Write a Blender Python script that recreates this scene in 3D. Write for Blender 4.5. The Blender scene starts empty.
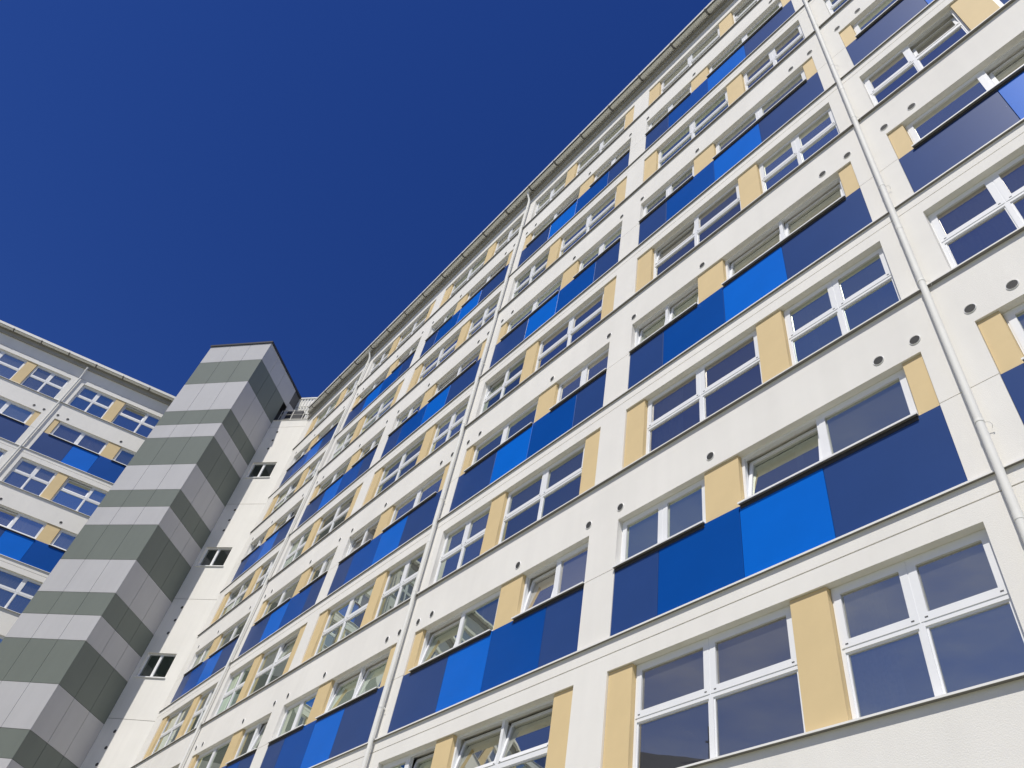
import bpy, bmesh, math, random
from mathutils import Vector, Matrix
R = math.radians
random.seed(7)
scene = bpy.context.scene
col = scene.collection
B = 7.9                      # height of the first blue band's lower edge above the ground
T = 6.2437; W = 5.526; G = T - W
F2 = 5.6                     # two storeys

# ------------------------------------------------------------------ materials
def new_mat(name):
    m = bpy.data.materials.new(name); m.use_nodes = True
    nt = m.node_tree; nt.nodes.clear()
    out = nt.nodes.new('ShaderNodeOutputMaterial')
    return m, nt, out

def N(nt, t, **kw):
    n = nt.nodes.new(t)
    for k, v in kw.items():
        if k in n.inputs: n.inputs[k].default_value = v
        else: setattr(n, k, v)
    return n

def surf(name, c, rough=.6, var=.06, scale=1.2, bump=0., bscale=60., spec=.4, metal=0., streak=0., rnd=0., c2=None):
    """Principled surface whose colour drifts a little with object-space noise."""
    m, nt, out = new_mat(name)
    L = nt.links.new
    p = N(nt, 'ShaderNodeBsdfPrincipled', Roughness=rough, Metallic=metal)
    p.inputs['Specular IOR Level'].default_value = spec
    tc = N(nt, 'ShaderNodeTexCoord')
    n1 = N(nt, 'ShaderNodeTexNoise', Scale=scale, Detail=6.0, Roughness=.6)
    L(tc.outputs['Object'], n1.inputs['Vector'])
    mr = N(nt, 'ShaderNodeMapRange'); mr.inputs[3].default_value = 1 - var; mr.inputs[4].default_value = 1 + var
    mr.inputs[1].default_value = .3; mr.inputs[2].default_value = .7
    L(n1.outputs['Fac'], mr.inputs[0])
    fac = mr.outputs[0]
    if streak > 0:
        mp = N(nt, 'ShaderNodeMapping'); mp.inputs['Scale'].default_value = (2.2, 2.2, .12)
        L(tc.outputs['Object'], mp.inputs['Vector'])
        n2 = N(nt, 'ShaderNodeTexNoise', Scale=1.5, Detail=5.0)
        L(mp.outputs[0], n2.inputs['Vector'])
        m2 = N(nt, 'ShaderNodeMapRange'); m2.inputs[1].default_value = .35; m2.inputs[2].default_value = .65
        m2.inputs[3].default_value = 1 - streak; m2.inputs[4].default_value = 1
        L(n2.outputs['Fac'], m2.inputs[0])
        mu = N(nt, 'ShaderNodeMath', operation='MULTIPLY'); L(fac, mu.inputs[0]); L(m2.outputs[0], mu.inputs[1]); fac = mu.outputs[0]
    if rnd > 0:
        oi = N(nt, 'ShaderNodeObjectInfo')
        m3 = N(nt, 'ShaderNodeMapRange'); m3.inputs[3].default_value = 1 - rnd; m3.inputs[4].default_value = 1 + rnd
        L(oi.outputs['Random'], m3.inputs[0])
        mu = N(nt, 'ShaderNodeMath', operation='MULTIPLY'); L(fac, mu.inputs[0]); L(m3.outputs[0], mu.inputs[1]); fac = mu.outputs[0]
    vm = N(nt, 'ShaderNodeVectorMath', operation='SCALE')
    if c2:
        mx = N(nt, 'ShaderNodeMix', data_type='RGBA'); mx.inputs['A'].default_value = (*c, 1); mx.inputs['B'].default_value = (*c2, 1)
        n4 = N(nt, 'ShaderNodeTexNoise', Scale=scale * .35, Detail=3.0); L(tc.outputs['Object'], n4.inputs['Vector'])
        m4 = N(nt, 'ShaderNodeMapRange'); m4.inputs[1].default_value = .38; m4.inputs[2].default_value = .62
        L(n4.outputs['Fac'], m4.inputs[0]); L(m4.outputs[0], mx.inputs['Factor']); L(mx.outputs['Result'], vm.inputs[0])
    else:
        vm.inputs[0].default_value = c
    L(fac, vm.inputs['Scale'])
    L(vm.outputs[0], p.inputs['Base Color'])
    if bump > 0:
        nb = N(nt, 'ShaderNodeTexNoise', Scale=bscale, Detail=4.0, Roughness=.65)
        L(tc.outputs['Object'], nb.inputs['Vector'])
        bp = N(nt, 'ShaderNodeBump', Strength=bump, Distance=.01)
        L(nb.outputs['Fac'], bp.inputs['Height']); L(bp.outputs[0], p.inputs['Normal'])
    L(p.outputs[0], out.inputs['Surface'])
    return m

def glass(name, tint=(.72, .75, .78), refl=(.97, .95, .92), veil=(.02, .07), base=.42):
    m, nt, out = new_mat(name); L = nt.links.new
    tc = N(nt, 'ShaderNodeTexCoord'); oi = N(nt, 'ShaderNodeObjectInfo')
    ad = N(nt, 'ShaderNodeVectorMath', operation='ADD'); L(tc.outputs['Object'], ad.inputs[0]); 
    sc = N(nt, 'ShaderNodeVectorMath', operation='SCALE'); sc.inputs[0].default_value = (37, 51, 23); L(oi.outputs['Random'], sc.inputs['Scale'])
    L(sc.outputs[0], ad.inputs[1])
    nz = N(nt, 'ShaderNodeTexNoise', Scale=1.6, Detail=1.0); L(ad.outputs[0], nz.inputs['Vector'])
    bp = N(nt, 'ShaderNodeBump', Strength=.06, Distance=.012); L(nz.outputs['Fac'], bp.inputs['Height'])
    fr = N(nt, 'ShaderNodeFresnel', IOR=2.1); L(bp.outputs[0], fr.inputs['Normal'])
    mr = N(nt, 'ShaderNodeMapRange'); mr.inputs[3].default_value = base; mr.inputs[4].default_value = 1.3
    L(fr.outputs[0], mr.inputs[0])
    wn = N(nt, 'ShaderNodeTexWhiteNoise', noise_dimensions='1D'); L(oi.outputs['Random'], wn.inputs['W'])
    vb = N(nt, 'ShaderNodeMapRange'); vb.inputs[3].default_value = .8; vb.inputs[4].default_value = 1.5; L(wn.outputs['Value'], vb.inputs[0])
    rf = N(nt, 'ShaderNodeMath', operation='MULTIPLY', use_clamp=True); L(mr.outputs[0], rf.inputs[0]); L(vb.outputs[0], rf.inputs[1])
    gl = N(nt, 'ShaderNodeBsdfGlossy', Roughness=.012); 
    gc = N(nt, 'ShaderNodeMix', data_type='RGBA'); gc.inputs['A'].default_value = (*refl, 1); gc.inputs['B'].default_value = (refl[0]*.78, refl[1]*1.0, refl[2]*.86, 1)
    L(wn.outputs['Color'], gc.inputs['Factor']); L(gc.outputs['Result'], gl.inputs['Color']); L(bp.outputs[0], gl.inputs['Normal'])
    tr = N(nt, 'ShaderNodeBsdfTransparent'); tr.inputs['Color'].default_value = (*tint, 1)
    mx = N(nt, 'ShaderNodeMixShader'); L(rf.outputs[0], mx.inputs[0]); L(tr.outputs[0], mx.inputs[1]); L(gl.outputs[0], mx.inputs[2])
    df = N(nt, 'ShaderNodeBsdfDiffuse'); df.inputs['Color'].default_value = (.72, .72, .70, 1)      # pale veil greying the panes, stands in for light from the rooms
    vr = N(nt, 'ShaderNodeMapRange'); vr.inputs[3].default_value = veil[0]; vr.inputs[4].default_value = veil[1]; L(oi.outputs['Random'], vr.inputs[0])
    m2 = N(nt, 'ShaderNodeMixShader'); L(vr.outputs[0], m2.inputs[0]); L(mx.outputs[0], m2.inputs[1]); L(df.outputs[0], m2.inputs[2])
    L(m2.outputs[0], out.inputs['Surface'])
    return m

def curtain_mat():
    m, nt, out = new_mat('net_curtain'); L = nt.links.new
    tc = N(nt, 'ShaderNodeTexCoord')
    nz = N(nt, 'ShaderNodeTexNoise', Scale=25.0, Detail=3.0); L(tc.outputs['Object'], nz.inputs['Vector'])
    d = N(nt, 'ShaderNodeBsdfDiffuse'); d.inputs['Color'].default_value = (.86, .86, .84, 1)
    t = N(nt, 'ShaderNodeBsdfTranslucent'); t.inputs['Color'].default_value = (.6, .6, .58, 1)
    a = N(nt, 'ShaderNodeMixShader'); a.inputs[0].default_value = .35; L(d.outputs[0], a.inputs[1]); L(t.outputs[0], a.inputs[2])
    tr = N(nt, 'ShaderNodeBsdfTransparent')
    mr = N(nt, 'ShaderNodeMapRange'); mr.inputs[3].default_value = .02; mr.inputs[4].default_value = .25; L(nz.outputs['Fac'], mr.inputs[0])
    b = N(nt, 'ShaderNodeMixShader'); L(mr.outputs[0], b.inputs[0]); L(a.outputs[0], b.inputs[1]); L(tr.outputs[0], b.inputs[2])
    L(b.outputs[0], out.inputs['Surface'])
    return m

M = dict(
    render=surf('white_render', (.83, .812, .765), .92, .04, .5, .35, 70, .15, streak=.03),
    render2=surf('corner_render', (.83, .812, .76), .92, .035, .5, .35, 70, .15, streak=.04),
    frame=surf('white_frame', (.84, .85, .86), .35, .02, 3, spec=.4),
    sill=surf('sill_metal', (.84, .84, .83), .45, .05, 3, spec=.4),
    ledge=surf('ledge_metal', (.84, .83, .80), .5, .06, 2, spec=.3),
    beige=surf('beige_board', (.70, .545, .30), .7, .035, 1.5, .12, 160, .25, rnd=.03),
    navy=surf('navy_board', (.022, .060, .205), .36, .05, .8, spec=.3, rnd=.04),
    mid=surf('mid_blue_board', (.0003, .070, .345), .36, .05, .8, spec=.2, rnd=.04),
    bright=surf('bright_blue_board', (.0003, .135, .62), .36, .05, .8, spec=.2, rnd=.04),
    pipe=surf('pipe_paint', (.79, .785, .745), .7, .04, 3, spec=.4),
    zinc=surf('zinc', (.50, .49, .45), .45, .1, 2, spec=.5, metal=.25),
    fascia=surf('gutter_paint', (.78, .77, .72), .4, .05, 2, spec=.4),
    roof=surf('roof_sheet', (.62, .62, .60), .45, .08, 2, spec=.5),
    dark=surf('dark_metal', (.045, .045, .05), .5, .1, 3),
    grille=surf('vent_grille', (.13, .13, .13), .6, .1, 20),
    capdark=surf('drain_cap', (.12, .12, .12), .5, .1, 20),
    light=surf('light_grey_cladding', (.475, .475, .485), .55, .03, .7, spec=.3, rnd=.02, streak=.03),
    grey=surf('green_grey_cladding', (.162, .184, .164), .55, .03, .7, spec=.3, rnd=.03, streak=.03),
    under=surf('ledge_underside_shade', (.22, .21, .20), .8, .1, 2),  # darker copy of the ledge metal, underside shade put into the colour
    bracket=surf('bracket_metal', (.16, .155, .145), .5, .1, 3, spec=.5),
    eave=surf('eave_paint', (.34, .33, .30), .8, .1, 2),
    joint=surf('joint_seal', (.10, .095, .09), .85, .1, 3),
    core=surf('cladding_backing', (.10, .10, .105), .8, .1, 2),
    inside=surf('room_plaster', (.66, .65, .62), .9, .08, .6, c2=(.40, .39, .36)),
    ground=surf('paving', (.32, .30, .235), .9, .12, .35, .3, 20, c2=(.22, .23, .16)),
    glass=glass('window_glass'),
    glass_c=glass('stair_glass', (.5, .5, .5), (.9, .9, .9), (.0, .01), .04),
    glass_b=glass('sash_glass', (.74, .73, .70), (1, .92, .84), (.03, .11)),
    curtain=curtain_mat(),
)

# ------------------------------------------------------------------ mesh helpers
class MB:
    def __init__(s): s.v = []; s.f = []; s.m = []
    def quad(s, a, b, c, d, mi=0):
        i = len(s.v); s.v += [a, b, c, d]; s.f.append((i, i+1, i+2, i+3)); s.m.append(mi)
    def box(s, x0, x1, y0, y1, z0, z1, mi=0):
        i = len(s.v)
        s.v += [(x0,y0,z0),(x1,y0,z0),(x1,y1,z0),(x0,y1,z0),(x0,y0,z1),(x1,y0,z1),(x1,y1,z1),(x0,y1,z1)]
        for f in ((0,1,5,4),(1,2,6,5),(2,3,7,6),(3,0,4,7),(4,5,6,7),(3,2,1,0)):
            s.f.append(tuple(i+k for k in f)); s.m.append(mi)
        return s
    def tube(s, pts, r, n=14, caps=True, mi=0):
        pts = [Vector(p) for p in pts]; rings = []
        for k, p in enumerate(pts):
            d = (pts[min(k+1, len(pts)-1)] - pts[max(k-1, 0)]).normalized()
            a = d.cross(Vector((0,0,1)) if abs(d.z) < .9 else Vector((1,0,0))).normalized(); b = d.cross(a)
            i = len(s.v)
            for j in range(n):
                t = 2*math.pi*j/n
                s.v.append(tuple(p + (a*math.cos(t) + b*math.sin(t))*r))
            rings.append(i)
        for k in range(len(rings)-1):
            for j in range(n):
                s.f.append((rings[k]+j, rings[k]+(j+1)%n, rings[k+1]+(j+1)%n, rings[k+1]+j)); s.m.append(mi)
        if caps:
            for q in (rings[0], rings[-1]): s.f.append(tuple(q+j for j in range(n))); s.m.append(mi)
        return s
    def add(s, o, dx=0, dy=0, dz=0):
        i = len(s.v); s.v += [(x+dx, y+dy, z+dz) for x, y, z in o.v]
        s.f += [tuple(k+i for k in f) for f in o.f]; s.m += o.m
    def mesh(s, name, mats, smooth=False, bevel=0, fix=True):
        me = bpy.data.meshes.new(name); me.from_pydata(s.v, [], s.f)
        for m in (mats if isinstance(mats, (list, tuple)) else [mats]): me.materials.append(m)
        me.polygons.foreach_set('material_index', s.m)
        bm = bmesh.new(); bm.from_mesh(me)
        if fix: bmesh.ops.recalc_face_normals(bm, faces=bm.faces)
        if bevel:
            bmesh.ops.bevel(bm, geom=list(bm.edges), offset=bevel, segments=1, affect='EDGES', clamp_overlap=True)
        bm.to_mesh(me); bm.free()
        if smooth:
            me.polygons.foreach_set('use_smooth', [True]*len(me.polygons))
            try: me.set_sharp_from_angle(angle=R(40))
            except Exception: pass
        me.update(); return me

def put(name, me, parent=None, loc=(0,0,0), rot=(0,0,0)):
    o = bpy.data.objects.new(name, me); col.objects.link(o)
    o.location = loc; o.rotation_euler = rot
    if parent is not None: o.parent = parent
    return o

def thing(name, label, cat, loc=(0,0,0), rz=0):
    o = put(name, None, None, loc, (0,0,rz)); o['label'] = label; o['category'] = cat
    o.empty_display_size = .5
    return o

def stuff(o): o['kind'] = 'stuff'; return o

# ------------------------------------------------------------------ windows (local: x along, y into the wall, z up; origin lower left of its opening)
FR = .05; MU = .07; SA = .062; YF0, YF1 = .117, .187
def bays(kind, w, h):
    """openings for sashes and fixed lights: (x0,x1,z0,z1,is_sash)"""
    xm = w/2
    cols = [(FR, xm - MU/2), (xm + MU/2, w - FR)]
    if kind == 'half': return [(a, b, FR, h - FR, True) for a, b in cols]
    zt = .835
    return [(a, b, zt + .08, h - FR, True) for a, b in cols] + [(a, b, FR, zt, False) for a, b in cols]

_cache = {}
def frame_mesh(kind, w, h):
    k = ('f', kind, round(w, 3), round(h, 3))
    if k not in _cache:
        b = MB(); y0, y1 = YF0, YF1
        b.box(0, FR, y0, y1, 0, h); b.box(w-FR, w, y0, y1, 0, h)
        b.box(FR, w-FR, y0, y1, h-FR, h); b.box(FR, w-FR, y0, y1, 0, FR)
        b.box(w/2-MU/2, w/2+MU/2, y0-.004, y1, FR, h-FR)
        if kind == 'full':
            zt = .835
            for x0, x1 in ((FR, w/2-MU/2), (w/2+MU/2, w-FR)):
                b.box(x0, x1, y0-.002, y1, zt, zt+.08)
                pass
            # glazing beads of the fixed lights
            for x0, x1, z0, z1, s in bays(kind, w, h):
                if s: continue
                for q in ((x0, x0+.022, z0, z1), (x1-.022, x1, z0, z1), (x0+.022, x1-.022, z0, z0+.022), (x0+.022, x1-.022, z1-.022, z1)):
                    b.box(q[0], q[1], y0+.012, y1-.01, q[2], q[3])
        _cache[k] = b.mesh('window_frame', [M['frame'], M['capdark']])
    return _cache[k]

def sash_mesh(w, h, shut):
    k = ('s', round(w, 3), round(h, 3), shut)
    if k not in _cache:
        b = MB(); y0, y1 = (-.066, 0) if shut else (-.066, 0)
        e = .03 if shut else 0
        b.box(-e, SA, y0, y1, -e, h+e); b.box(w-SA, w+e, y0, y1, -e, h+e)
        b.box(SA, w-SA, y0, y1, -e, SA); b.box(SA, w-SA, y0, y1, h-SA, h+e)
        for xx in (.02, w-.055): b.box(xx, xx+.035, y0-.004, y0, .006, .018, 1)
        _cache[k] = b.mesh('sash', [M['frame'], M['capdark']])
    return _cache[k]

def sash_spot(bay):
    x0, x1, z0, z1, s = bay
    return (x0+.003, .174, z0+.003), x1-x0-.006, z1-z0-.006

def pane_mesh(kind, w, h, tilt):
    k = ('p', kind, round(w, 3), round(h, 3), tilt)
    if k not in _cache:
        b = MB(); si = 0
        for bay in bays(kind, w, h):
            x0, x1, z0, z1, s = bay
            if s:
                (ox, oy, oz), sw, sh = sash_spot(bay); a = tilt[si]; si += 1
                def P(x, z): return (ox+x, oy + -.035*math.cos(a) + z*math.sin(a), oz + z*math.cos(a) + .035*math.sin(a))
                e = SA - .006
                b.quad(P(e, e), P(sw-e, e), P(sw-e, sh-e), P(e, sh-e), 1)
            else:
                y = .147; b.quad((x0+.005, y, z0+.005), (x1-.005, y, z0+.005), (x1-.005, y, z1-.005), (x0+.005, y, z1-.005))
        _cache[k] = b.mesh('pane', [M['glass'], M['glass_b']], fix=False)
    return _cache[k]

def curtain_mesh(w, h, style):
    k = ('c', round(w, 3), round(h, 3), style)
    if k not in _cache:
        rr = random.Random(hash((round(w*1000), style)) & 0xffff); b = MB()
        spans = {0: [(.06, w-.06)], 1: [(.06, w*.30)], 2: [(.06, w*.24)], 4: [(w*.78, w-.06)], 3: [(w*.55, w-.06)]}[style]
        for a, c in spans:
            n = int((c-a)/.03); ph = rr.random()*6
            prev = None
            for i in range(n+1):
                x = a + (c-a)*i/n
                y = .225 + .022*math.sin(x*38+ph) +   .010*math.sin(x*71+ph*2)
                cur = ((x, y, -.15), (x + .01*math.sin(x*9), y*1.0, h+.05))
                if prev: b.quad(prev[0], cur[0], cur[1], prev[1])
                prev = cur
        _cache[k] = b.mesh('curtain', M['curtain'], smooth=True)
    return _cache[k]

def sill_mesh(w):
    k = ('sill', round(w, 3))
    if k not in _cache:
        b = MB()
        b.box(-.012, w+.012, -.042, .116, -.006, .006)
        b.box(-.012, w+.012, -.050, -.042, -.020, .009)
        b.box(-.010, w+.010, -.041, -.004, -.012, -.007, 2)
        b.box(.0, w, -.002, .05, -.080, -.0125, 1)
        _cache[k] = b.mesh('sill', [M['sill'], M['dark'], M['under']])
    return _cache[k]

def make_window(parent, kind, x, z, w, h, tilt=(0, 0), curtain=None):
    o = put('window', frame_mesh(kind, w, h), parent, (x, 0, z))
    put('pane', pane_mesh(kind, w, h, tilt), o)
    si = 0
    for bay in bays(kind, w, h):
        if not bay[4]: continue
        loc, sw, sh = sash_spot(bay)
        put('sash', sash_mesh(sw, sh, tilt[si] == 0), o, loc, (-tilt[si], 0, 0)); si += 1
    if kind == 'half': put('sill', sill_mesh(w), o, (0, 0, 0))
    if any(tilt): curtain = None
    if curtain is not None: put('curtain', curtain_mesh(w, h, curtain), o)
    if curtain == 2: put('curtain', curtain_mesh(w, h, 4), o)
    return o

# ------------------------------------------------------------------ one strip of facade between two piers
ZN0, ZN1 = -2.24, -.56          # tall windows
ZB1, ZB2 = 1.25, 2.26           # parapet top and window head of the blue floors
def strip_layout(mirror):
    """(kind, x0, x1) lists: tall-window floor, blue floor, and blue board joints"""
    full = [('b', 0, .48), ('w', .48, 3.115), ('b', 3.115, 3.635), ('w', 3.635, W)]
    half = [('w', 0, 1.87), ('b', 1.87, 2.535), ('w', 2.535, 5.24), ('b', 5.24, W)]
    blue = [('navy', 0, .955), ('mid', .955, 2.51), ('bright', 2.51, 3.88), ('navy', 3.88, W)]
    vents = [.04, 2.04, 4.98, 5.51]
    if mirror:
        f = lambda L: [(k, W-b, W-a) for k, a, b in reversed(L)]
        full, half, blue = f(full), f(half), f(blue); vents = [W-v for v in reversed(vents)]
    return full, half, blue, vents

def wall_grid(xs, zs, depth, thick):
    """front skin of a wall with recesses and holes; depth(xc, zc) -> recess, None for a hole"""
    xs = sorted(set(round(x, 4) for x in xs)); zs = sorted(set(round(z, 4) for z in zs))
    b = MB(); nx, nz = len(xs)-1, len(zs)-1
    D = [[depth((xs[i]+xs[i+1])/2, (zs[j]+zs[j+1])/2) for j in range(nz)] for i in range(nx)]
    mat = lambda d: 1 if d is not None and d > .01 else 0
    val = lambda d: thick if d is None else d
    for i in range(nx):
        for j in range(nz):
            d = D[i][j]; x0, x1, z0, z1 = xs[i], xs[i+1], zs[j], zs[j+1]
            if d is not None: b.quad((x0, d, z0), (x1, d, z0), (x1, d, z1), (x0, d, z1), mat(d))
            if d is not None: b.quad((x0, thick, z0), (x0, thick, z1), (x1, thick, z1), (x1, thick, z0))
            if i+1 < nx and val(D[i+1][j]) != val(d):
                a, c = val(d), val(D[i+1][j]); b.quad((x1, a, z0), (x1, c, z0), (x1, c, z1), (x1, a, z1))
            if j+1 < nz and val(D[i][j+1]) != val(d):
                a, c = val(d), val(D[i][j+1]); b.quad((x0, a, z1), (x1, a, z1), (x1, c, z1), (x0, c, z1))
    me = bpy.data.meshes.new('wall'); me.from_pydata(b.v, [], b.f)
    me.polygons.foreach_set('material_index', b.m)
    bm = bmesh.new(); bm.from_mesh(me); bmesh.ops.remove_doubles(bm, verts=bm.verts, dist=.0005); bm.to_mesh(me); bm.free()
    return me

def joined(mb_list): 
    b = MB()
    for q in mb_list: b.add(q)
    return b

_vent = {}
def vent_meshes():
    if not _vent:
        b = MB(); n = 28
        prof = [(.070, .0), (.070, -.010), (.074, -.013), (.078, -.010), (.080, .002)]
        rings = []
        for r, y in prof:
            i = len(b.v); rings.append(i)
            for j in range(n): t = 2*math.pi*j/n; b.v.append((r*math.cos(t), y, r*math.sin(t)))
        for k in range(len(rings)-1):
            for j in range(n): b.f.append((rings[k]+j, rings[k]+(j+1)%n, rings[k+1]+(j+1)%n, rings[k+1]+j)); b.m.append(0)
        _vent['ring'] = b.mesh('vent', M['sill'], smooth=True)
        g = MB(); i = len(g.v)
        for j in range(n): t = 2*math.pi*j/n; g.v.append((.071*math.cos(t), -.003, .071*math.sin(t)))
        g.f.append(tuple(range(i, i+n))); g.m.append(0)
        for k in range(-4, 5):
            z = k*.0155; x = math.sqrt(max(.069**2 - z*z, 0)); g.box(-x, x, -.009, -.0035, z-.0025, z+.0025, 1)
            g.box(z-.0015, z+.0015, -.008, -.0038, -x, x, 1)
        _vent['grille'] = g.mesh('grille', [M['dark'], M['grille']])
    return _vent

def make_vent(parent, x, z):
    v = vent_meshes(); o = put('vent', v['ring'], parent, (x, 0, z)); put('grille', v['grille'], o); return o

def board(parent, name, x0, x1, y0, y1, z0, z1, mat, label=None):
    k = (name, round(x1-x0, 3), round(z1-z0, 3), y0, y1, mat.name)
    if k not in _cache:
        b = MB().box(0, x1-x0, y0, y1, 0, z1-z0); w, h = x1-x0, z1-z0
        me = b.mesh(name, mat, bevel=.0025)
        rv = MB(); nx = max(2, int(round(w/.6))+1); nz = 4 if h > 1.4 else 3
        for i in range(nx):
            for j in range(nz):
                x = .035 + (w-.07)*i/(nx-1); z = .05 + (h-.10)*j/(nz-1)
                for q in range(8):
                    a0, a1 = 2*math.pi*q/8, 2*math.pi*(q+1)/8
                    rv.v += [(x, y0-.0022, z), (x+.0065*math.cos(a0), y0-.0010, z+.0065*math.sin(a0)), (x+.0065*math.cos(a1), y0-.0010, z+.0065*math.sin(a1))]
                    n = len(rv.v); rv.f.append((n-3, n-2, n-1)); rv.m.append(0)
        bm = bmesh.new(); bm.from_mesh(me); t = rv.mesh('t', mat, fix=False); bm.from_mesh(t); bm.to_mesh(me); bm.free(); bpy.data.meshes.remove(t)
        _cache[k] = me
    o = put(name, _cache[k], parent, (x0, 0, z0))
    if label: o['label'] = label
    return o

BLUE_LABEL = dict(navy='navy blue parapet panel', mid='medium blue parapet panel', bright='bright blue parapet panel')
ZTOP = 22.55

def make_wing(root, strips, xl, xr, pipes, seen, forced, bracket0, seed=1, eave=0., drapes={}):
    """strips: (x0, mirror, index).  seen(index, kind, k) -> built as its own parts, otherwise into the 'stuff' meshes"""
    rr = random.Random(seed)
    KN = range(0, 5); KB = range(-1, 4)
    xs = [xl, xr]; zs = [-B, ZTOP+eave]
    full_rects, half_rects = [], []
    cells = []
    for x0, mir, idx in strips:
        full, half, blue, vents = strip_layout(mir)
        for k, a, c in full: xs += [x0+a, x0+c]
        for k, a, c in half: xs += [x0+a, x0+c]
    for k in KN: zs += [ZN0+F2*k, ZN1+F2*k]
    for k in KB: zs += [F2*k-.03, F2*k+ZB1-.005, F2*k+ZB1+.007, F2*k+ZB2, F2*k-.299, F2*k-.281]
    zs += [F2*4-.299, F2*4-.281]
    lays = [(x0, strip_layout(mir), idx) for x0, mir, idx in strips]
    def depth(x, z):
        for k in list(KB)+[4]:
            if abs(z - (F2*k-.29)) < .009: return .025
        for x0, (full, half, blue, vents), idx in lays:
            if not (x0 < x < x0+W): continue
            for k in KN:
                if ZN0 < z-F2*k < ZN1:
                    for t, a, c in full:
                        if a < x-x0 < c: return None if t == 'w' else .15
            for k in KB:
                if -.031 < z-F2*k < ZB1: return .07
                if ZB1 < z-F2*k < ZB2:
                    for t, a, c in half:
                        if a < x-x0 < c:
                            if t == 'w': return None
                            return .15
            return 0.
        for k in KB:
            if abs(z-F2*k-ZB1) < .006: return .018
        return 0.
    me = wall_grid(xs, [z for z in zs], depth, .3)
    me.materials.append(M['render']); me.materials.append(M['joint'])
    wall = put('wall', me, root, (0, 0, B))
    # windows, boards, vents
    far_frame, far_pane, far_board = MB(), MB(), MB()
    for x0, (full, half, blue, vents), idx in lays:
        for k in KN:
            z0 = F2*k+ZN0; s = seen(idx, 'full', k)
            for j, (t, a, c) in enumerate(full):
                if t == 'w':
                    wi = 0 if j < 2 else 1
                    tl = forced.get((idx, 'full', k, wi))
                    if tl is None: tl = tuple(rr.choice((0, 0, 0, 0, 0, .17)) for _ in range(2))
                    cu = rr.choice((None, None, 0, 0, 1, 2, 3))
                    cu = drapes.get((idx, 'full', k, wi), cu)
                    if s: make_window(root, 'full', x0+a, B+z0, c-a, ZN1-ZN0, tl, cu)
                    else: far_win(far_frame, far_pane, 'full', x0+a, z0, c-a, ZN1-ZN0)
                elif s: board(root, 'beige_panel', x0+a+.004, x0+c-.004, .035, .147, B+z0+.003, B+z0+ZN1-ZN0-.006, M['beige'])
                else: far_board.box(x0+a+.004, x0+c-.004, .035, .147, z0+.003, z0+ZN1-ZN0-.006, 1)
        for k in KB:
            z0 = F2*k; s = seen(idx, 'half', k)
            for j, (t, a, c) in enumerate(half):
                if t == 'w':
                    wi = 0 if j < 2 else 1
                    tl = forced.get((idx, 'half', k, wi))
                    if tl is None: tl = tuple(rr.choice((0, 0, 0, .14)) for _ in range(2))
                    cu = rr.choice((None, None, None, 0, 1, 2))
                    cu = drapes.get((idx, 'half', k, wi), cu)
                    if s: make_window(root, 'half', x0+a, B+z0+ZB1, c-a, ZB2-ZB1, tl, cu)
                    else: far_win(far_frame, far_pane, 'half', x0+a, z0+ZB1, c-a, ZB2-ZB1)
                elif s: board(root, 'beige_panel', x0+a+.004, x0+c-.004, .035, .147, B+z0+ZB1, B+z0+ZB2-.006, M['beige'])
                else: far_board.box(x0+a+.004, x0+c-.004, .035, .147, z0+ZB1, z0+ZB2-.006, 1)
            for cname, a, c in blue:
                if s: board(root, 'blue_panel', x0+a+.004, x0+c-.004, .008, .067, B+z0-.026, B+z0+ZB1-.014, M[cname], BLUE_LABEL[cname])
                else: far_board.box(x0+a+.004, x0+c-.004, .008, .067, z0-.026, z0+ZB1-.014, {'navy': 0, 'mid': 2, 'bright': 3}[cname])
            if s:
                for v in vents: make_vent(root, x0+v, B+z0+2.51)
    if far_frame.v:
        o = stuff(put('window', far_frame.mesh('windows_beyond', M['frame']), root, (0, 0, B)))
        put('pane', far_pane.mesh('panes_beyond', M['glass'], fix=False), o)
        stuff(put('cladding', far_board.mesh('cladding_beyond', [M['navy'], M['beige'], M['mid'], M['bright']]), root, (0, 0, B)))
    # metal ledges along every floor
    for k in KN:
        z = B+F2*k+ZN0
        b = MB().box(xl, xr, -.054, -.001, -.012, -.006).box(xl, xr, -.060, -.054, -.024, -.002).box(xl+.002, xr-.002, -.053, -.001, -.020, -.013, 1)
        for x0, (full, half, blue, vents), idx in lays: b.box(x0+.003, x0+W-.003, -.0015, .118, -.016, -.0005)
        put('window_ledge', b.mesh('window_ledge', [M['ledge'], M['under']]), root, (0, 0, z))
    for k in KB:
        z = B+F2*k
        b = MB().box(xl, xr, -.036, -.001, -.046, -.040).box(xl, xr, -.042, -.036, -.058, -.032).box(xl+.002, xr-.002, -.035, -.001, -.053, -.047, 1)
        put('window_ledge', b.mesh('window_ledge', [M['ledge'], M['under']]), root, (0, 0, z))
    # gutter, roof edge
    gz = B+22.86+eave; gc = -.27; gr = .095
    b = MB(); n = 12; xa, xb = xl+.45, xr
    for j in range(n):
        t0 = math.pi + math.pi*j/n; t1 = math.pi + math.pi*(j+1)/n
        p0 = (gc+gr*math.cos(t0), gz+gr*math.sin(t0)); p1 = (gc+gr*math.cos(t1), gz+gr*math.sin(t1))
        b.quad((xa, p0[0], p0[1]), (xb, p0[0], p0[1]), (xb, p1[0], p1[1]), (xa, p1[0], p1[1]))
    for x in (xa, xb):
        i = len(b.v)
        for j in range(n+1): t = math.pi+math.pi*j/n; b.v.append((x, gc+gr*math.cos(t), gz+gr*math.sin(t)))
        b.f.append(tuple(range(i, i+n+1))); b.m.append(0)
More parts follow.
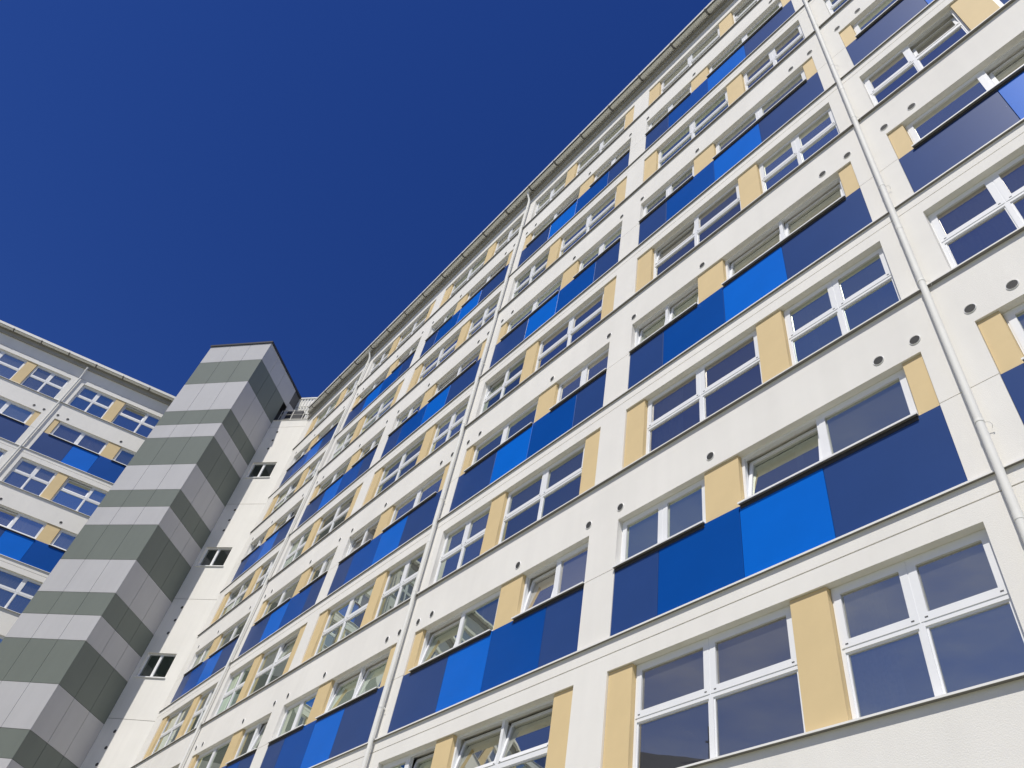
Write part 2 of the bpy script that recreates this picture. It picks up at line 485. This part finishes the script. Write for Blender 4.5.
    b.box(xa, xb, gc-gr-.046, gc-gr-.001, gz-.004, gz+.002, 1)  # dark strip painted in for the shadow behind the gutter lip
    b.box(xa, xb, gc-gr-.060, gc-gr-.0465, gz-.030, gz+.13)
    gut = put('gutter', b.mesh('gutter', [M['fascia'], M['dark']], smooth=True), root)
    bm_ = MB(); m = 10
    for j in range(m):
        t0 = math.pi + math.pi*j/m; t1 = math.pi + math.pi*(j+1)/m
        q0 = (gc+(gr+.006)*math.cos(t0), (gr+.006)*math.sin(t0)); q1 = (gc+(gr+.006)*math.cos(t1), (gr+.006)*math.sin(t1))
        bm_.quad((-.035, *q0), (.035, *q0), (.035, *q1), (-.035, *q1))
    bm_.box(-.035, .035, gc-gr-.066, gc-gr+.004, -.040, .012)
    bm_.box(-.02, .02, gc+gr, -.02, -.03, .01)
    br = bm_.mesh('bracket', [M['bracket'], M['fascia']])
    x = bracket0
    while x - T/4 > xa: x -= T/4
    while x < xb:
        put('bracket', br, gut, (x, 0, gz)); x += T/4
    # eave board and sheet roof with ribs
    put('eave_board', MB().box(xl, xr, -.10, .0, ZTOP-.02, ZTOP+.22).box(xl, xr, -.15, 4.9, ZTOP+.225, ZTOP+.30).mesh('eave_board', M['eave']), root, (0, 0, B+eave))
    b = MB(); x = xl; p = .25; sl = .12; za = ZTOP+.36; dep = 12.0
    prof = [(0, 0), (.07, 0), (.10, .045), (.18, .045), (.21, 0), (.25, 0)]
    while x < xr - .01:
        for (a, h0), (c, h1) in zip(prof, prof[1:]):
            y0, y1, y2 = -.27, dep/2, dep
            b.quad((x+a, y0, za+h0), (x+c, y0, za+h1), (x+c, y1, za+h1+sl*dep/2), (x+a, y1, za+h0+sl*dep/2))
            b.quad((x+a, y1, za+h0+sl*dep/2), (x+c, y1, za+h1+sl*dep/2), (x+c, y2, za+h1), (x+a, y2, za+h0))
        x += p
    put('roof', b.mesh('roof', M['roof']), root, (0, 0, B+eave))
    # downpipes
    for px in pipes:
        py = -.11; r = .047
        b = MB().tube([(px, py, .25), (px, py, B+22.2), (px, py-.03, B+22.33), (px, gc+.02, B+22.62), (px, gc, B+22.79)], r, 18)
        z = 1.5
        while z < B+22: b.tube([(px, py, z), (px, py, z+.10)], r+.003, 18); z += 5.6
        dp = put('downpipe', b.mesh('downpipe', M['pipe'], smooth=True), root)
        z = 2.9
        c = MB().tube([(0, py, -.02), (0, py, .02)], r+.0045, 18); c.box(-.012, .012, py+r, .0, -.012, .012)
        c.tube([(-.0, py-.02, .0)]+[(.045+.05*math.sin(t), -.05-.02*math.cos(t), .05*math.cos(t)-.05) for t in (0, .5, 1, 1.5, 2, 2.5)], .004, 6)
        cm = c.mesh('pipe_clip', M['pipe'], smooth=True)
        while z < B+22: put('pipe_clip', cm, dp, (px, 0, z)); z += 2.8
    # rooms behind: floor slabs, partitions, rear wall, ends, back
    b = MB(); xi0, xi1 = xl+.31, xr-.31
    for k in range(-1, 9):
        z = 2.8*k-.35; b.box(xi0, xi1, .302, 5.0, z-.16, z)
    b.box(xi0, xi1, 5.0, 5.2, -B, ZTOP)
    for x0, (full, half, blue, vents), idx in lays:
        for q in (x0-.36, x0+(3.4 if full[0][0] == 'b' else W-3.4)):
            if xi0 < q < xi1: b.box(q-.06, q+.06, .304, 4.995, -B+.1, ZTOP-.2)
    put('interior', b.mesh('interior', M['inside']), root, (0, 0, B))
    b = MB().box(xl+.002, xl+.3, .302, 12, -B, ZTOP).box(xr-.3, xr-.002, .302, 12, -B, ZTOP).box(xl+.302, xr-.302, 11.7, 12, -B, ZTOP)
    put('rear_wall', b.mesh('rear_wall', M['render']), root, (0, 0, B))

def far_win(ff, fp, kind, x, z, w, h):
    y0, y1 = YF0, YF1
    q = MB()
    q.box(0, .1, y0, y1, 0, h).box(w-.1, w, y0, y1, 0, h).box(.1, w-.1, y0, y1, h-.1, h).box(.1, w-.1, y0, y1, 0, .08).box(w/2-.07, w/2+.07, y0-.003, y1, .08, h-.1)
    if kind == 'full':
        q.box(.1, w/2-.07, y0-.001, y1, .84, 1.0).box(w/2+.07, w-.1, y0-.001, y1, .84, 1.0)
    ff.add(q, x, 0, z)
    g = MB(); g.quad((.09, .15, .07), (w-.09, .15, .07), (w-.09, .15, h-.09), (.09, .15, h-.09)); fp.add(g, x, 0, z)

# ------------------------------------------------------------------ long wing on the right
main = thing('apartment_building', 'long white apartment wing with rows of blue and beige panels, filling the right side', 'building')
strips = [(-i*T, i % 2 != 0, i) for i in range(-1, 5)]
def seen_main(i, kind, k):
    if kind == 'half' and k == -1: return False
    if i == -1: return (kind, k) in (('full', 1), ('full', 2), ('half', 0), ('half', 1), ('half', 2), ('full', 3))
    if i == 2: return True
    if i == 3: return (kind, k) != ('full', 0)
    if i == 4: return k >= 1
    return True
forced = {
    (0,'full',0,0):(0,0),(0,'full',0,1):(0,0),(0,'half',0,0):(0,0),(0,'half',0,1):(.15,0),
    (0,'full',1,0):(0,0),(0,'full',1,1):(0,0),(0,'half',1,0):(.13,.13),(0,'half',1,1):(.13,.13),
    (0,'full',2,0):(.16,0),(0,'full',2,1):(0,0),(0,'half',2,1):(0,0),(0,'half',2,0):(0,0),
    (1,'full',0,1):(.2,.2),(1,'full',0,0):(0,.2),(1,'half',0,0):(.15,0),(1,'half',0,1):(.15,0),(1,'full',1,1):(0,0),(1,'full',1,0):(0,0),
    (1,'half',1,0):(0,0),(1,'half',1,1):(0,0),(2,'half',0,1):(.15,.15),(2,'half',0,0):(0,0),(2,'full',1,0):(0,.0),(2,'full',1,1):(0,0),
    (-1,'full',1,0):(0,0),(-1,'full',2,0):(0,.2),
}
make_wing(main, strips, -25.95, 12.3, [5.885, -T-G/2, -3*T-G/2], seen_main, forced, -.18, seed=11,
          drapes={(0,'full',0,1):1, (0,'full',0,0):None, (-1,'full',1,0):0, (0,'half',0,1):None, (-1,'full',2,0):None, (0,'half',0,0):None, (0,'full',1,1):2, (0,'full',2,1):0, (1,'full',0,1):2})

# ------------------------------------------------------------------ wing on the left
LA = R(76.4)
left = thing('apartment_building', 'white apartment wing at the far left, partly hidden behind the grey striped tower', 'building', (-32.483, -8.528, 0), LA)
lstrips = [(-2.2 - i*T, i % 2 == 0, i) for i in range(0, 4)]
def seen_left(i, kind, k):
    if i == 0: return k >= 2 or (kind, k) in (('full', 1), ('half', 1))
    if i == 1: return (kind == 'half' and k >= 2) or (kind == 'full' and k >= 3)
    return False
make_wing(left, lstrips, -2.2-3*T-.97, 4.30, [-2.2-G/2, -2.2-G/2-2*T], seen_left, {}, -3.8, seed=23, eave=.28)

# ------------------------------------------------------------------ corner block with the blank wall
CA = R(38.2)
corner = thing('stair_block', 'blank white corner wall with small paired windows, between the striped tower and the long wing', 'building', (-25.95, 0, 0), CA)
SL = -7.026
ZR = 22.52
wins = [7.0 + F2*k for k in range(-2, 3)]
def make_corner():
    xw0, xw1, hh = -2.04, -.60, 1.09
    zs = [-B, ZR]; xs = [SL, 0, xw0, xw1]
    for z in wins: zs += [z, z+hh]
    js = [5.18 + F2*k for k in range(-2, 4)]
    for j in js: zs += [j-.010, j+.010]
    def depth(x, z):
        for j in js:
            if abs(z-j) < .010: return .02
        for w in wins:
            if w < z < w+hh and xw0 < x < xw1: return None
        return 0.
    me = wall_grid(xs, zs, depth, .3); me.materials.append(M['render2']); me.materials.append(M['joint'])
    put('wall', me, corner, (0, 0, B))
    for i, z in enumerate(wins):
        w = xw1-xw0
        b = MB(); y0, y1 = .10, .17; h = hh; xm = w*.47
        b.box(0, .06, y0, y1, 0, h).box(w-.06, w, y0, y1, 0, h).box(.06, w-.06, y0, y1, h-.06, h).box(.06, w-.06, y0, y1, 0, .06).box(xm-.06, xm+.06, y0-.004, y1, .06, h-.06)
        o = put('window', b.mesh('stair_window', M['frame']), corner, (xw0, 0, B+z))
        g = MB(); g.quad((.05, .14, .05), (w-.05, .14, .05), (w-.05, .14, h-.05), (.05, .14, h-.05))
        put('pane', g.mesh('pane', M['glass_c'], fix=False), o)
        s = MB().box(-.06, w+.06, -.05, .105, -.045, -.003)
        put('sill', s.mesh('sill', M['sill']), o)
    for base in (3.38, 9.04, 14.7, 20.3, -2.2):
        for q in (0, .64, 1.29): make_vent(corner, -1.58, B+base+q)
    # body behind, roof slab with its flashing
    def prism(name, pts, z0, z1, mat):
        b = MB(); n = len(pts)
        b.v += [(x, y, z0) for x, y in pts] + [(x, y, z1) for x, y in pts]
        b.f.append(tuple(range(n))); b.m.append(0); b.f.append(tuple(range(n, 2*n))); b.m.append(0)
        for i in range(n): b.f.append((i, (i+1) % n, n+(i+1) % n, n+i)); b.m.append(0)
        put(name, b.mesh(name, mat), corner, (0, 0, B))
    t = math.tan(R(38.2/2))
    prism('roof', [(SL+.02, .03), (-.02, .03), (-.02+8*t*.0, 8), (SL+.02, 8)], ZR-.3, ZR-.02, M['zinc'])
    b = MB().box(SL, 0, -.03, .33, ZR+.002, ZR+.03); put('roof_edge', b.mesh('roof_edge', M['fascia']), corner, (0, 0, B))
    b = MB()
    for z in range(-3, 9): b.box(SL+.3, -.3, .302, 4, 2.8*z-.1, 2.8*z+.06)
    b.box(SL+.3, -.3, 4.0, 4.2, -B, ZR-.35)
    put('interior', b.mesh('interior', M['core']), corner, (0, 0, B))
    # ribbed white screen on the roof, railing in front of it
    b = MB(); x = -2.6
    prof = [(0, 0), (.06, 0), (.08, -.05), (.16, -.05), (.18, 0), (.2, 0)]
    while x < .9:
        for (a, h0), (c, h1) in zip(prof, prof[1:]): b.quad((x+a, 1.2+h0, ZR), (x+c, 1.2+h1, ZR), (x+c, 1.2+h1, ZR+3.1), (x+a, 1.2+h0, ZR+3.1))
        x += .2
    b.box(-2.6, 1.0, 1.12, 1.3, ZR+3.1, ZR+3.2)
    for z in (.9, 1.7, 2.4): b.box(-2.6, 1.0, 1.125, 1.145, ZR+z, ZR+z+.05)
    put('roof_screen', b.mesh('roof_screen', M['fascia']), corner, (0, 0, B))
    b = MB()
    for x in (-2.2, -1.42, -.70, -.02): b.tube([(x, .25, ZR), (x, .25, ZR+1.1)], .022, 8)
    for z in (.4, .75, 1.1): b.tube([(-2.2, .25, ZR+z), (-.02, .25, ZR+z)], .016, 8)
    put('overhang_shade', MB().box(-2.24, -1.2, .7, 1.0, ZR, ZR+1.55).mesh('overhang_shade', M['dark'], bevel=.01), corner, (0, 0, B))  # dark box standing in for the shaded interior under the tower's overhang
    put('railing', b.mesh('railing', M['zinc'], smooth=True), corner, (0, 0, B))
make_corner()

# ------------------------------------------------------------------ striped tower in front of the corner
tower = thing('lift_tower', 'tall boxy tower clad in light and dark grey horizontal stripes', 'tower', (-25.95, 0, 0), CA)
def make_tower():
    x0, x1, y0 = -6.24, -2.25, -3.22
    ztop = 25.62
    edges = [ztop, 24.17, 22.3, 20.1, 19.05, 18.1, 16.2, 14.58, 13.54, 12.48, 10.57, 8.91, 7.84, 6.72, 4.91, 3.17, 2.14, 1.1, -.7, -2.4, -3.45, -4.5, -6.3, -B]
    yb_low, yb_top = -.002, .45
    core = MB().box(x0+.03, x1-.03, y0+.03, yb_low-.005, -B, ztop-.02).box(x0+.03, x1-.03, yb_low-.005, 3.2, 24.6, ztop-.02).box(x0+.03, x1-.9, yb_low-.005, 3.2, ZR, 24.6)
    put('core', core.mesh('core', M['core']), tower, (0, 0, B))
    gap = .007
    for i in range(len(edges)-1):
        z1, z0 = edges[i], edges[i+1]
        mat = M['light'] if i % 2 == 0 else M['grey']
        b = MB()
        fx = [x0 + (x1-x0)*k/3 for k in range(4)]
        for a, c in zip(fx, fx[1:]): b.box(a+gap if a > x0 else a, c-gap if c < x1 else c, y0, y0+.028, z0+gap, z1-gap)
        sy = [y0, y0+1.07, y0+2.15]
        back = yb_low
        if z0 > 24.0: back = yb_top
        elif z0 > ZR - .4: back = yb_low
        sy.append(back)
        for a, c in zip(sy, sy[1:]):
            for xa, xb in ((x1-.028, x1), (x0, x0+.028)):
                aa = a+.0285 if a == y0 else a+gap
                b.box(xa, xb, aa, c-(gap if c != back else 0), z0+gap, z1-gap)
        o = put('cladding_band', b.mesh('cladding_band', mat, bevel=.002), tower, (0, 0, B))
        o['label'] = 'light grey cladding stripe' if i % 2 == 0 else 'dark green grey cladding stripe'
    c = MB().box(x0-.05, x1+.06, y0-.06, 3.3, ztop+.002, ztop+.13); put('roof_cap', c.mesh('roof_cap', M['dark']), tower, (0, 0, B))
    # door standing open onto the roof behind the tower
    d = MB().box(-.02, .02, 0, .75, 0, 2.0); put('door', d.mesh('door', M['light']), tower, (x1-.05, .5, B+ZR+.05), (0, 0, R(-8)))
make_tower()

# ------------------------------------------------------------------ old house across the court, seen only in the window reflections
house = thing('town_house', 'old town house with a dark hipped roof and spiked finials, mirrored in the lowest panes', 'house', (-31.8, -35.6, 0.9), R(-42))
def make_house():
    b = MB().box(-7, 7, -5, 5, -1.3, 20.5).box(-7.3, 7.3, -5.3, 5.3, 20.505, 20.9)
    put('wall', b.mesh('house_wall', M['beige']), house)
    r = MB(); e = [(-7.5, -5.5, 20.905), (7.5, -5.5, 20.905), (7.5, 5.5, 20.905), (-7.5, 5.5, 20.905)]; p, q = (-3, 0, 26.2), (3, 0, 26.2)
    r.quad(e[0], e[1], q, p); r.quad(e[2], e[3], p, q)
    i = len(r.v); r.v += [e[1], e[2], q, e[3], e[0], p]; r.f += [(i, i+1, i+2), (i+3, i+4, i+5)]; r.m += [0, 0]
    ro = put('roof', r.mesh('house_roof', M['dark']), house)
    for x in (-3, 3): put('finial', MB().tube([(x, 0, 26.1), (x, 0, 27.2), (x, 0, 28.6)], .07, 8).box(x-.3, x+.3, -.05, .05, 27.4, 27.5).mesh('finial', M['dark']), ro)
    for x, y, hh in ((-4.5, -3.2, 26.6), (-1.2, -3.6, 27.6), (2.2, -3.2, 26.2)):
        c = MB(); n = 8; k = len(c.v); c.v += [(x+.9*math.cos(6.2832*q/n), y+.9*math.sin(6.2832*q/n), 22.6) for q in range(n)] + [(x+.8*math.cos(6.2832*q/n), y+.8*math.sin(6.2832*q/n), 24.2) for q in range(n)] + [(x, y, hh)]
        for q in range(n): c.f += [(q, (q+1) % n, n+(q+1) % n, n+q), (n+q, n+(q+1) % n, 2*n)]; c.m += [0, 0]
        put('turret', c.mesh('turret', M['dark']), ro)
    for x in (-4.6, -1.6, 1.6, 4.6):
        for z in (2, 5.5, 9, 12.5, 16):
            w = put('window', MB().box(x-.7, x+.7, 5.002, 5.06, z, z+2.1).mesh('house_window', M['frame']), house)
            g = MB(); g.quad((x+.6, 5.065, z+.1), (x-.6, 5.065, z+.1), (x-.6, 5.065, z+2), (x+.6, 5.065, z+2)); put('pane', g.mesh('pane', M['dark'], fix=False), w)
make_house()

# ------------------------------------------------------------------ ground
g = MB(); g.quad((-1500, -1500, 0), (1500, -1500, 0), (1500, 1500, 0), (-1500, 1500, 0))
go = put('ground', g.mesh('ground', M['ground'])); go['kind'] = 'structure'

# ------------------------------------------------------------------ daylight
az = math.atan2(.424, -.906); el = R(57)
sd = Vector((math.sin(az)*math.cos(el), math.cos(az)*math.cos(el), math.sin(el)))
sun = bpy.data.lights.new('sun', 'SUN'); sun.energy = 4.4; sun.angle = R(.5); sun.color = (1, .955, .88)
so = bpy.data.objects.new('sun', sun); col.objects.link(so)
so.rotation_euler = sd.to_track_quat('Z', 'Y').to_euler(); so.location = (0, -20, 60)
w = bpy.data.worlds.new('World'); scene.world = w; w.use_nodes = True
nt = w.node_tree; nt.nodes.clear()
sky = nt.nodes.new('ShaderNodeTexSky'); sky.sky_type = 'NISHITA'; sky.sun_disc = False
sky.sun_elevation = el; sky.sun_rotation = az; sky.altitude = 1500; sky.air_density = 1.0; sky.dust_density = .15; sky.ozone_density = 2.5
bg = nt.nodes.new('ShaderNodeBackground'); bg.inputs['Strength'].default_value = .095
wo = nt.nodes.new('ShaderNodeOutputWorld')
hs = nt.nodes.new('ShaderNodeHueSaturation'); hs.inputs['Hue'].default_value = .523; hs.inputs['Saturation'].default_value = 1.31; hs.inputs['Value'].default_value = 1.0
nt.links.new(sky.outputs[0], hs.inputs['Color'])
# thin cloud added low in the unseen southern sky to lighten the window reflections
tc = nt.nodes.new('ShaderNodeTexCoord'); sx = nt.nodes.new('ShaderNodeSeparateXYZ'); nt.links.new(tc.outputs['Generated'], sx.inputs[0])
mp = nt.nodes.new('ShaderNodeMapping'); mp.inputs['Scale'].default_value = (1.5, 1.5, 4.2); nt.links.new(tc.outputs['Generated'], mp.inputs['Vector'])
nz = nt.nodes.new('ShaderNodeTexNoise'); nz.inputs['Scale'].default_value = 2.3; nz.inputs['Detail'].default_value = 7; nz.inputs['Roughness'].default_value = .6; nt.links.new(mp.outputs[0], nz.inputs['Vector'])
def rng(src, a, b, c=0., d=1.):
    m = nt.nodes.new('ShaderNodeMapRange'); m.interpolation_type = 'SMOOTHSTEP'
    for k, v in zip((1, 2, 3, 4), (a, b, c, d)): m.inputs[k].default_value = v
    nt.links.new(src, m.inputs[0]); return m.outputs[0]
def mul(a, b):
    m = nt.nodes.new('ShaderNodeMath'); m.operation = 'MULTIPLY'; nt.links.new(a, m.inputs[0]); nt.links.new(b, m.inputs[1]); return m.outputs[0]
cl = mul(mul(rng(nz.outputs['Fac'], .34, .74, .16, .6), rng(sx.outputs['Z'], .45, .95, 1, 0)), rng(sx.outputs['Y'], -.42, -.68, 0, 1))
cm = nt.nodes.new('ShaderNodeMix'); cm.data_type = 'RGBA'; cm.inputs['B'].default_value = (4.6, 4.7, 5.2, 1)
nt.links.new(cl, cm.inputs['Factor']); nt.links.new(hs.outputs[0], cm.inputs['A']); nt.links.new(cm.outputs['Result'], bg.inputs['Color'])
nt.links.new(bg.outputs[0], wo.inputs['Surface'])

# ------------------------------------------------------------------ camera
cam = bpy.data.cameras.new('camera'); co = bpy.data.objects.new('camera', cam); col.objects.link(co)
cam.sensor_fit = 'HORIZONTAL'; cam.sensor_width = 36; cam.lens = 771.13/1024*36
cam.clip_start = .1; cam.clip_end = 5000
Rm = Matrix(((0.636227840158619, 0.5014715447468321, 0.5862938045181141),
             (0.7550749386045286, -0.5607204138115757, -0.33978589527280667),
             (0.15835394689892027, 0.658877004716511, -0.7353945336738184)))
co.matrix_world = Matrix.Translation((7.8313, -7.2350, B-6.3008)) @ Rm.to_4x4()
scene.camera = co

# ------------------------------------------------------------------ render settings
scene.view_settings.view_transform = 'Standard'; scene.view_settings.look = 'None'; scene.view_settings.exposure = 0; scene.view_settings.gamma = 1
cy = scene.cycles
cy.use_denoising = True; cy.max_bounces = 8; cy.diffuse_bounces = 4; cy.glossy_bounces = 4; cy.transparent_max_bounces = 12; cy.transmission_bounces = 4
cy.sample_clamp_indirect = 4; cy.caustics_reflective = False; cy.caustics_refractive = False
